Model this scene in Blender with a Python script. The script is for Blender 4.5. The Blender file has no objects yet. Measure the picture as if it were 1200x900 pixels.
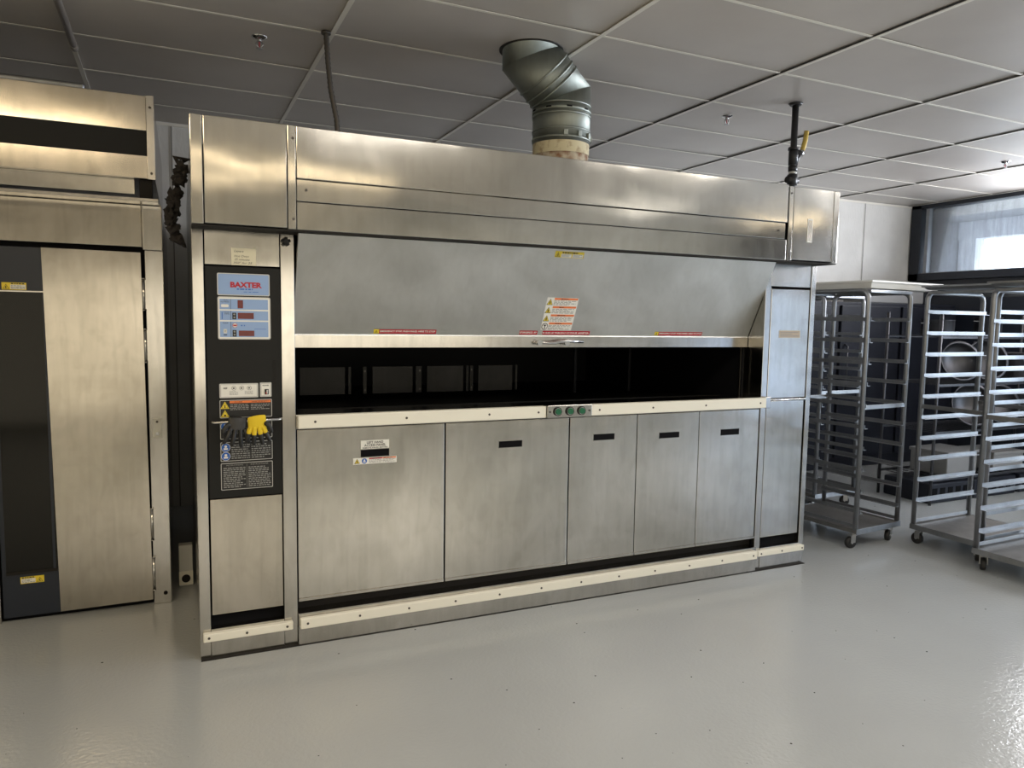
import bpy, bmesh, math, random
from mathutils import Vector, Matrix, Euler
random.seed(7)
scn = bpy.context.scene
COL = scn.collection
PI = math.pi

# ------------------------------------------------------------------ camera, world, lights, exposure
cam_d = bpy.data.cameras.new('camera'); cam = bpy.data.objects.new('camera', cam_d); COL.objects.link(cam)
cam_d.sensor_fit = 'HORIZONTAL'; cam_d.sensor_width = 36.0
cam_d.lens = 857.0132 / 1200.0 * 36.0
cam_d.clip_start = 0.02; cam_d.clip_end = 200
cam.location = (-0.04296, -3.35195, 1.49913)
cam.rotation_euler = Euler((1.48327933, -0.01561613, -0.42259377), 'XYZ')
scn.camera = cam

scn.view_settings.view_transform = 'Standard'
scn.view_settings.look = 'None'
scn.view_settings.gamma = 1.0
scn.view_settings.use_curve_mapping = False
scn.view_settings.exposure = 0.27

world = bpy.data.worlds.new('daylight_sky'); scn.world = world
world.use_nodes = True
wn = world.node_tree; wn.nodes.clear()
w_out = wn.nodes.new('ShaderNodeOutputWorld'); w_bg = wn.nodes.new('ShaderNodeBackground')
w_bg.inputs['Color'].default_value = (0.86, 0.93, 1.0, 1); w_bg.inputs['Strength'].default_value = 6.0
wn.links.new(w_bg.outputs[0], w_out.inputs[0])

def area_light(name, loc, rot, sx, sy, power, color):
    d = bpy.data.lights.new(name, 'AREA'); d.shape = 'RECTANGLE'; d.size = sx; d.size_y = sy
    d.energy = power; d.color = color
    o = bpy.data.objects.new(name, d); COL.objects.link(o); o.location = loc; o.rotation_euler = rot
    return o
# daylight entering by the storefront windows of the right wall (in front of the racks, outside the frame)
area_light('storefront_daylight', (7.93, -2.25, 1.2), (0, PI/2, 0), 1.7, 2.0, 62, (0.66, 0.82, 1.0))
area_light('storefront_daylight', (7.93, -4.85, 1.1), (0, PI/2, 0), 1.9, 2.5, 14, (0.44, 0.64, 1.0))
# daylight entering by the shop window behind the photographer
area_light('shop_window_daylight', (1.8, -6.05, 1.35), (PI/2, 0, 0), 4.2, 1.5, 26, (1.0, 0.90, 0.72))
# sky and sunlit paving seen through the clerestory glazing, outside the frame
area_light('clerestory_daylight', (7.95, -1.0, 2.48), (0, math.radians(125), 0), .7, 4.4, 210, (0.94, 0.95, 1.0))

# added warm fill without a real opening, for the left cabinet door and floor
area_light('entrance_daylight', (-1.7, -6.05, 1.05), (PI/2, 0, 0), 2.4, 1.9, 9, (1.0, 0.88, 0.66))
ROOM_X0, ROOM_X1, ROOM_Y0, ROOM_Y1, CEIL = -3.2, 8.05, -6.2, 2.86, 2.928
GYAW, GX, GY = 0.0135, -0.5273, 0.5417      # ceiling grid

# ------------------------------------------------------------------ materials
def nodes_of(m):
    m.use_nodes = True
    nt = m.node_tree; return nt, nt.nodes['Principled BSDF']
def mat(name, col, rough=0.5, metal=0.0, spec=0.5, emis=None, estr=0.0, coat=0.0):
    m = bpy.data.materials.new(name); nt, b = nodes_of(m)
    b.inputs['Base Color'].default_value = (*col, 1); b.inputs['Roughness'].default_value = rough
    b.inputs['Metallic'].default_value = metal; b.inputs['Specular IOR Level'].default_value = spec
    b.inputs['Coat Weight'].default_value = coat
    if emis: b.inputs['Emission Color'].default_value = (*emis, 1); b.inputs['Emission Strength'].default_value = estr
    return m
def add_noise_color(m, c1, c2, scale=6, detail=4, stretch=(1,1,1), lo=.35, hi=.65):
    nt, b = nodes_of(m); N = nt.nodes; L = nt.links
    tc = N.new('ShaderNodeTexCoord'); mp = N.new('ShaderNodeMapping'); mp.inputs['Scale'].default_value = stretch
    nz = N.new('ShaderNodeTexNoise'); nz.inputs['Scale'].default_value = scale; nz.inputs['Detail'].default_value = detail
    cr = N.new('ShaderNodeValToRGB'); cr.color_ramp.elements[0].position = lo; cr.color_ramp.elements[1].position = hi
    cr.color_ramp.elements[0].color = (*c1, 1); cr.color_ramp.elements[1].color = (*c2, 1)
    L.new(tc.outputs['Object'], mp.inputs['Vector']); L.new(mp.outputs[0], nz.inputs['Vector'])
    L.new(nz.outputs['Fac'], cr.inputs['Fac']); L.new(cr.outputs['Color'], b.inputs['Base Color'])
    return m
def add_bump(m, layers):
    nt, b = nodes_of(m); N = nt.nodes; L = nt.links
    tc = N.new('ShaderNodeTexCoord'); prev = None
    for scale, stretch, strength, dist, detail in layers:
        mp = N.new('ShaderNodeMapping'); mp.inputs['Scale'].default_value = stretch
        nz = N.new('ShaderNodeTexNoise'); nz.inputs['Scale'].default_value = scale; nz.inputs['Detail'].default_value = detail
        bp = N.new('ShaderNodeBump'); bp.inputs['Strength'].default_value = strength; bp.inputs['Distance'].default_value = dist
        L.new(tc.outputs['Object'], mp.inputs['Vector']); L.new(mp.outputs[0], nz.inputs['Vector'])
        L.new(nz.outputs['Fac'], bp.inputs['Height'])
        if prev: L.new(prev.outputs[0], bp.inputs['Normal'])
        prev = bp
    L.new(prev.outputs[0], b.inputs['Normal'])
    return m
def steel(name, col=(.60,.59,.56), rough=.30, wave=.25, wavescale=2.2, var=.10, dent=0.0, brush=(60,60,1.2), waves=(1,1,1), aniso=.55, smudge=.5):
    m = mat(name, col, rough, 1.0); nt, b = nodes_of(m); N = nt.nodes; L = nt.links
    b.inputs['Anisotropic'].default_value = aniso
    tg = N.new('ShaderNodeCombineXYZ'); tg.inputs[0].default_value = 1.0
    L.new(tg.outputs[0], b.inputs['Tangent'])
    tc = N.new('ShaderNodeTexCoord')
    def noise(scale, stretch, detail, dist=0.0):
        mp = N.new('ShaderNodeMapping'); mp.inputs['Scale'].default_value = stretch
        nz = N.new('ShaderNodeTexNoise'); nz.inputs['Scale'].default_value = scale; nz.inputs['Detail'].default_value = detail
        nz.inputs['Distortion'].default_value = dist
        L.new(tc.outputs['Object'], mp.inputs['Vector']); L.new(mp.outputs[0], nz.inputs['Vector'])
        return nz
    sm = noise(3.0, (1,1,1), 6, .6)                      # smears and wiped patches
    br = noise(6.0, tuple(min(q, 22) for q in brush), 2)                            # grain of the brushed sheet
    ad = N.new('ShaderNodeMath'); ad.operation = 'MULTIPLY_ADD'
    ad.inputs[1].default_value = var * 2; ad.inputs[2].default_value = rough - var
    L.new(sm.outputs['Fac'], ad.inputs[0])
    ad2 = N.new('ShaderNodeMath'); ad2.operation = 'MULTIPLY_ADD'; ad2.inputs[1].default_value = .03
    L.new(br.outputs['Fac'], ad2.inputs[0]); L.new(ad.outputs[0], ad2.inputs[2])
    L.new(ad2.outputs[0], b.inputs['Roughness'])
    cr = N.new('ShaderNodeValToRGB'); e = cr.color_ramp.elements
    e[0].position = .3; e[1].position = .7
    e[0].color = (col[0]*.78, col[1]*.78, col[2]*.76, 1); e[1].color = (min(1,col[0]*1.1), min(1,col[1]*1.1), min(1,col[2]*1.1), 1)
    sm2 = noise(1.7, (1,1,1), 7, 1.0)
    L.new(sm2.outputs['Fac'], cr.inputs['Fac'])
    # faint vertical wipe streaks and smudged dirt of the sheet itself
    st = noise(1.0, (26,26,2.2), 4, .8); cs = N.new('ShaderNodeValToRGB'); q = cs.color_ramp.elements
    q[0].position = .42; q[1].position = .72; q[0].color = (1,1,1,1); q[1].color = (.82,.82,.81,1); L.new(st.outputs['Fac'], cs.inputs['Fac'])
    sp = noise(13.0, (1,1,.6), 6, 1.2); c3 = N.new('ShaderNodeValToRGB'); q = c3.color_ramp.elements
    q[0].position = .45; q[1].position = .75; q[0].color = (1,1,1,1); q[1].color = (.80,.79,.77,1); L.new(sp.outputs['Fac'], c3.inputs['Fac'])
    mA = N.new('ShaderNodeMix'); mA.data_type = 'RGBA'; mA.blend_type = 'MULTIPLY'; mA.inputs[0].default_value = smudge
    mB = N.new('ShaderNodeMix'); mB.data_type = 'RGBA'; mB.blend_type = 'MULTIPLY'; mB.inputs[0].default_value = smudge
    L.new(cr.outputs['Color'], mA.inputs[6]); L.new(cs.outputs['Color'], mA.inputs[7])
    L.new(mA.outputs[2], mB.inputs[6]); L.new(c3.outputs['Color'], mB.inputs[7]); L.new(mB.outputs[2], b.inputs['Base Color'])
    b1 = N.new('ShaderNodeBump'); b1.inputs['Strength'].default_value = wave; b1.inputs['Distance'].default_value = .02
    wv = noise(wavescale, waves, 1.5); L.new(wv.outputs['Fac'], b1.inputs['Height'])
    bm_ = N.new('ShaderNodeBump'); bm_.inputs['Strength'].default_value = wave*.42; bm_.inputs['Distance'].default_value = .004
    mv = noise(5.0, (1,1,.8), 1.6, .3); L.new(mv.outputs['Fac'], bm_.inputs['Height']); L.new(b1.outputs[0], bm_.inputs['Normal']); b1 = bm_
    last = b1
    if dent:
        vo = N.new('ShaderNodeTexVoronoi'); vo.inputs['Scale'].default_value = 3.3
        L.new(tc.outputs['Object'], vo.inputs['Vector'])
        mr = N.new('ShaderNodeMapRange'); mr.inputs['From Min'].default_value = 0.0; mr.inputs['From Max'].default_value = .10
        mr.interpolation_type = 'SMOOTHSTEP'
        L.new(vo.outputs['Distance'], mr.inputs['Value'])
        b3 = N.new('ShaderNodeBump'); b3.inputs['Strength'].default_value = dent; b3.inputs['Distance'].default_value = .01
        L.new(mr.outputs[0], b3.inputs['Height']); L.new(last.outputs[0], b3.inputs['Normal']); last = b3
    L.new(last.outputs[0], b.inputs['Normal'])
    return m

M = {}
M['steel']   = steel('brushed_steel', (.62,.60,.56), .155, .30, 2.0, .045, waves=(.7,1,1.8))
M['hood']    = steel('hood_steel', (.60,.58,.54), .12, .40, 1.5, .05, waves=(1.1,1,1.8), aniso=.4, smudge=.35)
M['panel']   = steel('dented_panel_steel', (.64,.62,.58), .165, .42, 1.9, .05, dent=.20)
M['canopy']  = steel('matte_canopy_steel', (.64,.64,.62), .38, .20, 1.2, .06, smudge=.22)
M['door_st'] = steel('door_steel', (.60,.56,.50), .165, .34, 1.8, .045, brush=(1.2,60,60))
M['frame_st']= steel('frame_steel', (.60,.58,.55), .165, .12, 2.0, .045)
M['alu']     = steel('rack_aluminium', (.33,.34,.36), .42, .05, 8.0, .10, aniso=0)
M['alu_old'] = steel('dull_deck_aluminium', (.27,.26,.25), .45, .05, 8.0, .10, aniso=0)
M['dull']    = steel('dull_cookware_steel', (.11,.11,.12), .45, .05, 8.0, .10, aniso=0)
M['galv']    = steel('galvanised_duct', (.40,.43,.40), .52, .10, 6.0, .10, aniso=0)
M['rust']    = add_noise_color(mat('duct_rust', (.4,.25,.12), .8), (.62,.55,.42), (.30,.15,.08), 25, 5)
M['seal']    = add_noise_color(mat('aged_sealant', (.6,.5,.3), .7), (.72,.64,.42), (.42,.30,.16), 30, 5, lo=.5, hi=.75)
M['chrome']  = mat('chrome', (.60,.60,.60), .12, 1)
M['gap']     = mat('shadow_black_paint', (.005,.005,.006), .8, 0, .1)
M['enamel']  = mat('black_enamel', (.008,.008,.010), .5, 0, .2)
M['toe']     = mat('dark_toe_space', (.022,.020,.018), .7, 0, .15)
M['ctrl']    = mat('charcoal_control_panel', (.018,.018,.017), .5, 0, .15)
M['cream']   = mat('cream_plastic', (.84,.81,.70), .38)
M['screw']   = mat('screw_dark', (.10,.09,.08), .4, .8)
M['blue']    = mat('panel_blue', (.22,.36,.62), .35)
M['lblue']   = mat('pale_panel_blue', (.27,.40,.66), .35)
M['silver']  = mat('silver_print', (.55,.55,.53), .4, .3)
M['red']     = mat('label_red', (.46,.015,.03), .45)
M['dred']    = mat('display_red', (.13,.008,.01), .25)
M['white']   = mat('label_white', (.80,.79,.74), .5)
M['plate']   = mat('plate_grey', (.60,.60,.56), .4)
M['black']   = mat('ink_black', (.012,.012,.012), .5)
M['greyink'] = mat('print_grey', (.30,.30,.29), .5)
M['orange']  = mat('label_orange', (.80,.20,.05), .5)
M['yellow']  = mat('label_yellow', (.80,.62,.04), .5)
M['sblue']   = mat('safety_blue', (.02,.12,.48), .45)
M['green']   = mat('button_green', (.01,.12,.05), .35)
M['ink']     = mat('pen_ink', (.06,.05,.04), .7)
M['paper']   = mat('note_paper', (.72,.67,.50), .7)
M['navy']    = mat('navy_frame', (.012,.017,.03), .38)
M['glass_d'] = mat('dark_oven_glass', (.008,.008,.007), .08, 0, .3)
M['glove_y'] = add_bump(mat('yellow_knit', (.72,.52,.02), .8), [(300,(1,1,1),.5,.002,2)])
M['glove_b'] = add_bump(mat('black_rubber_coating', (.010,.010,.010), .38, 0, .5), [(200,(1,1,1),.5,.002,2)])
M['rubber']  = mat('black_rubber', (.015,.015,.016), .55)
M['zinc']    = mat('zinc_plate', (.45,.45,.45), .35, 1)
M['blackpipe'] = mat('black_iron_pipe', (.02,.02,.022), .4)
M['brass']   = mat('yellow_jacket', (.62,.45,.10), .45)
M['conduit'] = mat('flexible_conduit', (.10,.09,.08), .45, .6)
M['tube']    = mat('painted_tube', (.36,.32,.28), .45)
M['lint']    = mat('greasy_black_lint', (.02,.016,.014), .9)
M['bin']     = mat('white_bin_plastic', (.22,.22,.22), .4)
M['lid']     = mat('white_lid_plastic', (.70,.69,.65), .4)
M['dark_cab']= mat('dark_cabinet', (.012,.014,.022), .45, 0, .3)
M['window_frame'] = mat('black_aluminium_frame', (.014,.018,.028), .4)
M['sign']    = mat('carton_print', (.50,.42,.34), .7)

# walls: embossed white fibreglass panels
M['wall'] = add_bump(add_noise_color(mat('white_fibreglass_panel', (.74,.73,.70), .32), (.70,.69,.66), (.78,.77,.74), 3, 3),
                     [(55,(1,1,.45),.5,.004,2)])
M['seam'] = mat('panel_seam', (.25,.24,.22), .5)
M['wall2'] = mat('painted_room_wall', (.56,.53,.45), .6)
M['ceil'] = add_bump(add_noise_color(mat('vinyl_ceiling_tile', (.52,.48,.45), .34, spec=.5), (.51,.47,.435), (.58,.54,.50), 1.3, 5),
                     [(1.1,(1,1,1),.12,.03,2), (60,(1,1,1),.06,.002,2)])
M['tee'] = mat('ceiling_tee', (.85,.82,.74), .4)
M['tee_d'] = mat('ceiling_void', (.02,.018,.016), .7)  # black for the shade beside the tees and in the duct hole

def floor_material():
    m = mat('grey_epoxy_floor', (.36,.36,.345), .16, 0, .5); nt, b = nodes_of(m); N = nt.nodes; L = nt.links
    tc = N.new('ShaderNodeTexCoord')
    nz = N.new('ShaderNodeTexNoise'); nz.inputs['Scale'].default_value = .9; nz.inputs['Detail'].default_value = 6
    L.new(tc.outputs['Object'], nz.inputs['Vector'])
    cr = N.new('ShaderNodeValToRGB'); e = cr.color_ramp.elements
    e[0].position = .3; e[1].position = .7; e[0].color = (.37,.385,.39,1); e[1].color = (.41,.43,.435,1)
    L.new(nz.outputs['Fac'], cr.inputs['Fac'])
    # dark specks and crumbs
    vo = N.new('ShaderNodeTexVoronoi'); vo.voronoi_dimensions = '2D'; vo.inputs['Scale'].default_value = 5.2; vo.inputs['Randomness'].default_value = 1
    mp = N.new('ShaderNodeMapping'); mp.inputs['Scale'].default_value = (1, 1, 0)
    L.new(tc.outputs['Object'], mp.inputs['Vector']); L.new(mp.outputs[0], vo.inputs['Vector'])
    sepc = N.new('ShaderNodeSeparateColor'); L.new(vo.outputs['Color'], sepc.inputs[0])
    rad = N.new('ShaderNodeMapRange'); rad.inputs['From Min'].default_value = .6; rad.inputs['From Max'].default_value = 1
    rad.inputs['To Min'].default_value = 0; rad.inputs['To Max'].default_value = .024
    L.new(sepc.outputs[0], rad.inputs['Value'])
    lt = N.new('ShaderNodeMath'); lt.operation = 'LESS_THAN'
    L.new(vo.outputs['Distance'], lt.inputs[0]); L.new(rad.outputs[0], lt.inputs[1])
    mx = N.new('ShaderNodeMix'); mx.data_type = 'RGBA'
    L.new(lt.outputs[0], mx.inputs[0]); L.new(cr.outputs['Color'], mx.inputs[6]); mx.inputs[7].default_value = (.05,.045,.04,1)
    L.new(mx.outputs[2], b.inputs['Base Color'])
    n2 = N.new('ShaderNodeTexNoise'); n2.inputs['Scale'].default_value = 62; n2.inputs['Detail'].default_value = 2
    L.new(tc.outputs['Object'], n2.inputs['Vector'])
    n3 = N.new('ShaderNodeTexNoise'); n3.inputs['Scale'].default_value = 1.6; n3.inputs['Detail'].default_value = 2
    L.new(tc.outputs['Object'], n3.inputs['Vector'])
    b1 = N.new('ShaderNodeBump'); b1.inputs['Strength'].default_value = .32; b1.inputs['Distance'].default_value = .004
    L.new(n2.outputs['Fac'], b1.inputs['Height'])
    b2 = N.new('ShaderNodeBump'); b2.inputs['Strength'].default_value = .10; b2.inputs['Distance'].default_value = .02
    L.new(n3.outputs['Fac'], b2.inputs['Height']); L.new(b1.outputs[0], b2.inputs['Normal'])
    L.new(b2.outputs[0], b.inputs['Normal'])
    rr = N.new('ShaderNodeMapRange'); rr.inputs['To Min'].default_value = .07; rr.inputs['To Max'].default_value = .20
    L.new(nz.outputs['Fac'], rr.inputs['Value']); L.new(rr.outputs[0], b.inputs['Roughness'])
    return m
M['floor'] = floor_material()

def pane_material():
    m = bpy.data.materials.new('dirty_window_glass'); m.use_nodes = True; nt = m.node_tree; nt.nodes.clear(); N = nt.nodes; L = nt.links
    out = N.new('ShaderNodeOutputMaterial'); tr = N.new('ShaderNodeBsdfTransparent'); gl = N.new('ShaderNodeBsdfGlossy')
    gl.inputs['Roughness'].default_value = .06; df = N.new('ShaderNodeBsdfDiffuse'); df.inputs['Color'].default_value = (.55,.6,.7,1)
    tr.inputs['Color'].default_value = (.86,.90,.95,1)
    fr = N.new('ShaderNodeFresnel'); fr.inputs['IOR'].default_value = 1.7
    tc = N.new('ShaderNodeTexCoord'); nz = N.new('ShaderNodeTexNoise'); nz.inputs['Scale'].default_value = 9; nz.inputs['Detail'].default_value = 8
    mp = N.new('ShaderNodeMapping'); mp.inputs['Scale'].default_value = (1,3.5,.6)
    L.new(tc.outputs['Object'], mp.inputs[0]); L.new(mp.outputs[0], nz.inputs['Vector'])
    mr = N.new('ShaderNodeMapRange'); mr.inputs['From Min'].default_value = .35; mr.inputs['From Max'].default_value = .75
    mr.inputs['To Min'].default_value = .16; mr.inputs['To Max'].default_value = .30
    L.new(nz.outputs['Fac'], mr.inputs['Value'])
    m1 = N.new('ShaderNodeMixShader'); L.new(mr.outputs[0], m1.inputs[0]); L.new(tr.outputs[0], m1.inputs[1]); L.new(df.outputs[0], m1.inputs[2])
    m2 = N.new('ShaderNodeMixShader'); L.new(fr.outputs[0], m2.inputs[0]); L.new(m1.outputs[0], m2.inputs[1]); L.new(gl.outputs[0], m2.inputs[2])
    L.new(m2.outputs[0], out.inputs[0])
    return m
M['pane'] = pane_material()
M['outside'] = mat('exterior_grey_wall', (.36,.37,.40), .8)
M['outside_w'] = mat('exterior_white_post', (.80,.81,.83), .6)
M['pave'] = mat('exterior_paving', (.55,.54,.50), .9)

# ------------------------------------------------------------------ mesh builder
class MB:
    def __init__(s): s.bm = bmesh.new(); s.mats = []
    def mi(s, m):
        m = M[m] if isinstance(m, str) else m
        if m not in s.mats: s.mats.append(m)
        return s.mats.index(m)
    def box(s, x0, x1, y0, y1, z0, z1, m='steel', bev=0.0, seg=2, mtx=None):
        r = bmesh.ops.create_cube(s.bm, size=1.0); vs = r['verts']
        T = Matrix.Translation(((x0+x1)/2, (y0+y1)/2, (z0+z1)/2)) @ Matrix.Diagonal((abs(x1-x0), abs(y1-y0), abs(z1-z0), 1))
        bmesh.ops.transform(s.bm, matrix=T, verts=vs)
        fs = list({f for v in vs for f in v.link_faces}); i = s.mi(m)
        for f in fs: f.material_index = i
        allv = list(vs)
        if bev:
            es = list({e for v in vs for e in v.link_edges})
            rb = bmesh.ops.bevel(s.bm, geom=es, offset=bev, segments=seg, affect='EDGES', profile=.5)
            for f in rb['faces']: f.material_index = i
            allv = [v for v in {v for f in rb['faces'] for v in f.verts} | {v for v in vs if v.is_valid}]
        if mtx is not None: bmesh.ops.transform(s.bm, matrix=mtx, verts=allv)
        return allv
    def cyl(s, p0, p1, r0, r1=None, m='steel', seg=24, caps=True):
        p0 = Vector(p0); p1 = Vector(p1); r1 = r0 if r1 is None else r1
        d = p1 - p0; q = d.to_track_quat('Z', 'Y').to_matrix().to_4x4()
        r = bmesh.ops.create_cone(s.bm, cap_ends=caps, segments=seg, radius1=r0, radius2=r1, depth=d.length)
        bmesh.ops.transform(s.bm, matrix=Matrix.Translation((p0+p1)/2) @ q, verts=r['verts'])
        i = s.mi(m)
        for f in {f for v in r['verts'] for f in v.link_faces}:
            f.material_index = i
            if len(f.verts) == 4: f.smooth = True
        return r['verts']
    def tube(s, pts, r, m='steel', seg=12, closed_caps=True):
        pts = [Vector(p) for p in pts]; rings = []; i = s.mi(m); n = len(pts)
        rr = r if isinstance(r, (list, tuple)) else [r]*n
        up = None
        for k, p in enumerate(pts):
            if k == 0: t = pts[1]-pts[0]
            elif k == n-1: t = pts[-1]-pts[-2]
            else: t = (pts[k+1]-p).normalized() + (p-pts[k-1]).normalized()
            t.normalize()
            if up is None:
                up = Vector((0,0,1)) if abs(t.z) < .9 else Vector((0,1,0))
            a = t.cross(up).normalized(); b_ = a.cross(t).normalized(); up = b_
            sc = 1.0
            if 0 < k < n-1:
                c = max(.3, (pts[k+1]-p).normalized().dot(t)); sc = 1/c
            ring = []
            for j in range(seg):
                an = 2*PI*j/seg
                off = a*math.cos(an)*rr[k] + b_*math.sin(an)*rr[k]
                ring.append(s.bm.verts.new(p + off))
            rings.append(ring)
        for k in range(n-1):
            for j in range(seg):
                f = s.bm.faces.new((rings[k][j], rings[k][(j+1) % seg], rings[k+1][(j+1) % seg], rings[k+1][j]))
                f.material_index = i; f.smooth = True
        if closed_caps:
            f = s.bm.faces.new(list(reversed(rings[0]))); f.material_index = i
            f = s.bm.faces.new(rings[-1]); f.material_index = i
    def lathe(s, prof, cx, cy, cz, m='steel', seg=32, axis='Z', mtx=None):
        i = s.mi(m); rings = []; new = []
        for r, h in prof:
            ring = []
            for j in range(seg):
                an = 2*PI*j/seg; c, sn = math.cos(an)*max(r, 1e-4), math.sin(an)*max(r, 1e-4)
                p = {'Z': (c, sn, h), 'Y': (c, h, sn), 'X': (h, c, sn)}[axis]
                v = s.bm.verts.new(Vector(p)); ring.append(v); new.append(v)
            rings.append(ring)
        for k in range(len(prof)-1):
            for j in range(seg):
                f = s.bm.faces.new((rings[k][j], rings[k][(j+1) % seg], rings[k+1][(j+1) % seg], rings[k+1][j]))
                f.material_index = i; f.smooth = True
        T = Matrix.Translation((cx, cy, cz))
        if mtx is not None: T = T @ mtx
        bmesh.ops.transform(s.bm, matrix=T, verts=new)
    def build(s, name, parent=None, loc=(0,0,0), recalc=True):
        if recalc: bmesh.ops.recalc_face_normals(s.bm, faces=s.bm.faces[:])
        me = bpy.data.meshes.new(name); s.bm.to_mesh(me); s.bm.free()
        for m in s.mats: me.materials.append(m)
        o = bpy.data.objects.new(name, me); COL.objects.link(o); o.location = loc
        if parent: o.parent = parent
        return o
def tag(o, label=None, cat=None, group=None, kind=None):
    if label: o['label'] = label
    if cat: o['category'] = cat
    if group: o['group'] = group
    if kind: o['kind'] = kind
    return o
def empty(name, loc, rz=0.0):
    o = bpy.data.objects.new(name, None); COL.objects.link(o); o.location = loc; o.rotation_euler = (0,0,rz)
    o.empty_display_size = .1
    return o
def BX(name, parent, *a, **k):
    b = MB(); b.box(*a, **k); return b.build(name, parent)

# text and stickers ------------------------------------------------
def text_polys(body, size, bold=0.0, shear=0.0):
    cu = bpy.data.curves.new('t', 'FONT'); cu.body = body; cu.size = size; cu.offset = bold; cu.shear = shear
    cu.resolution_u = 2; cu.fill_mode = 'FRONT' if hasattr(cu, 'fill_mode') else cu.fill_mode
    ob = bpy.data.objects.new('t', cu); COL.objects.link(ob)
    dg = bpy.context.evaluated_depsgraph_get(); dg.update()
    ev = ob.evaluated_get(dg); me = ev.to_mesh()
    vs = [v.co.copy() for v in me.vertices]; fs = [tuple(p.vertices) for p in me.polygons]
    ev.to_mesh_clear(); bpy.data.objects.remove(ob, do_unlink=True); bpy.data.curves.remove(cu)
    return vs, fs
class Sticker:
    """flat printed label drawn in (u, v) metres, w = tiny print layer height"""
    def __init__(s): s.bm = bmesh.new(); s.mats = []; s.k = 0
    def mi(s, m):
        m = M[m]
        if m not in s.mats: s.mats.append(m)
        return s.mats.index(m)
    def w(s, lay): return .0008 + lay*.0006
    def poly(s, pts, m, lay=0):
        f = s.bm.faces.new([s.bm.verts.new((u, v, s.w(lay))) for u, v in pts]); f.material_index = s.mi(m)
    def rect(s, u0, v0, u1, v1, m, lay=0): s.poly([(u0,v0),(u1,v0),(u1,v1),(u0,v1)], m, lay)
    def rrect(s, u0, v0, u1, v1, r, m, lay=0):
        pts = []
        for cx, cy, a0 in ((u1-r,v1-r,0),(u0+r,v1-r,90),(u0+r,v0+r,180),(u1-r,v0+r,270)):
            for k in range(5):
                a = math.radians(a0+k*22.5); pts.append((cx+r*math.cos(a), cy+r*math.sin(a)))
        s.poly(pts, m, lay)
    def disc(s, cx, cy, r, m, lay=0, n=20): s.poly([(cx+r*math.cos(2*PI*k/n), cy+r*math.sin(2*PI*k/n)) for k in range(n)], m, lay)
    def tri(s, cx, cy, r, m, lay=0): s.poly([(cx-r, cy-r*.8), (cx+r, cy-r*.8), (cx, cy+r*.95)], m, lay)
    def warn(s, cx, cy, r, lay=1, bg='yellow'):
        s.tri(cx, cy, r, 'black', lay); s.tri(cx, cy-r*.02, r*.78, bg, lay+1)
        s.poly([(cx-.18*r,cy-.5*r),(cx+.22*r,cy-.5*r),(cx+.10*r,cy-.05*r),(cx+.2*r,cy+.05*r),(cx,cy+.45*r),(cx-.22*r,cy-.05*r)], 'black', lay+2)
    def safety(s, cx, cy, r, lay=1):
        s.disc(cx, cy, r, 'white', lay); s.disc(cx, cy, r*.92, 'sblue', lay+1)
        s.rect(cx-r*.45, cy-r*.5, cx+r*.45, cy-r*.1, 'white', lay+2); s.disc(cx, cy+r*.25, r*.3, 'white', lay+2, 12)
    def text(s, body, u0, v0, u1, v1, m, lay=1, bold=0.0, shear=0.0):
        vs, fs = text_polys(body, 1.0, bold, shear)
        x0 = min(v.x for v in vs); x1 = max(v.x for v in vs); y0 = min(v.y for v in vs); y1 = max(v.y for v in vs)
        i = s.mi(m)
        nv = [s.bm.verts.new((u0+(v.x-x0)/(x1-x0)*(u1-u0), v0+(v.y-y0)/(y1-y0)*(v1-v0), s.w(lay))) for v in vs]
        for f in fs:
            try: g = s.bm.faces.new([nv[k] for k in f]); g.material_index = i
            except ValueError: pass
    def greek(s, u0, v0, u1, v1, rows, m, lay=1, fill=.5, seed=1, word=.012):
        """small print too fine to read in the photograph: rows of word-long dashes"""
        rnd = random.Random(seed); h = (v1-v0)/rows
        for r in range(rows):
            y = v1-(r+.5)*h; u = u0; end = u1 - (rnd.random()*.4*(u1-u0) if rnd.random() < .4 else 0)
            while u < end:
                wd = word*(.4+rnd.random()); e = min(u+wd, end)
                s.rect(u, y-h*fill/2, e, y+h*fill/2, m, lay); u = e+word*.25
    def build(s, name, parent, mapping):
        for v in s.bm.verts: v.co = mapping(v.co.x, v.co.y, v.co.z)
        me = bpy.data.meshes.new(name); s.bm.to_mesh(me); s.bm.free()
        for m in s.mats: me.materials.append(m)
        o = bpy.data.objects.new(name, me); COL.objects.link(o); o.parent = parent
        return o
def wall_map(x, y, z): return lambda u, v, w: Vector((x+u, y-w, z+v))

# ------------------------------------------------------------------ ROOM SHELL
def struct(o): o['kind'] = 'structure'; return o
b = MB(); b.box(ROOM_X0-.1, ROOM_X1+.1, ROOM_Y0-.1, ROOM_Y1+.1, -.1, 0, 'floor'); struct(b.build('floor'))
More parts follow.
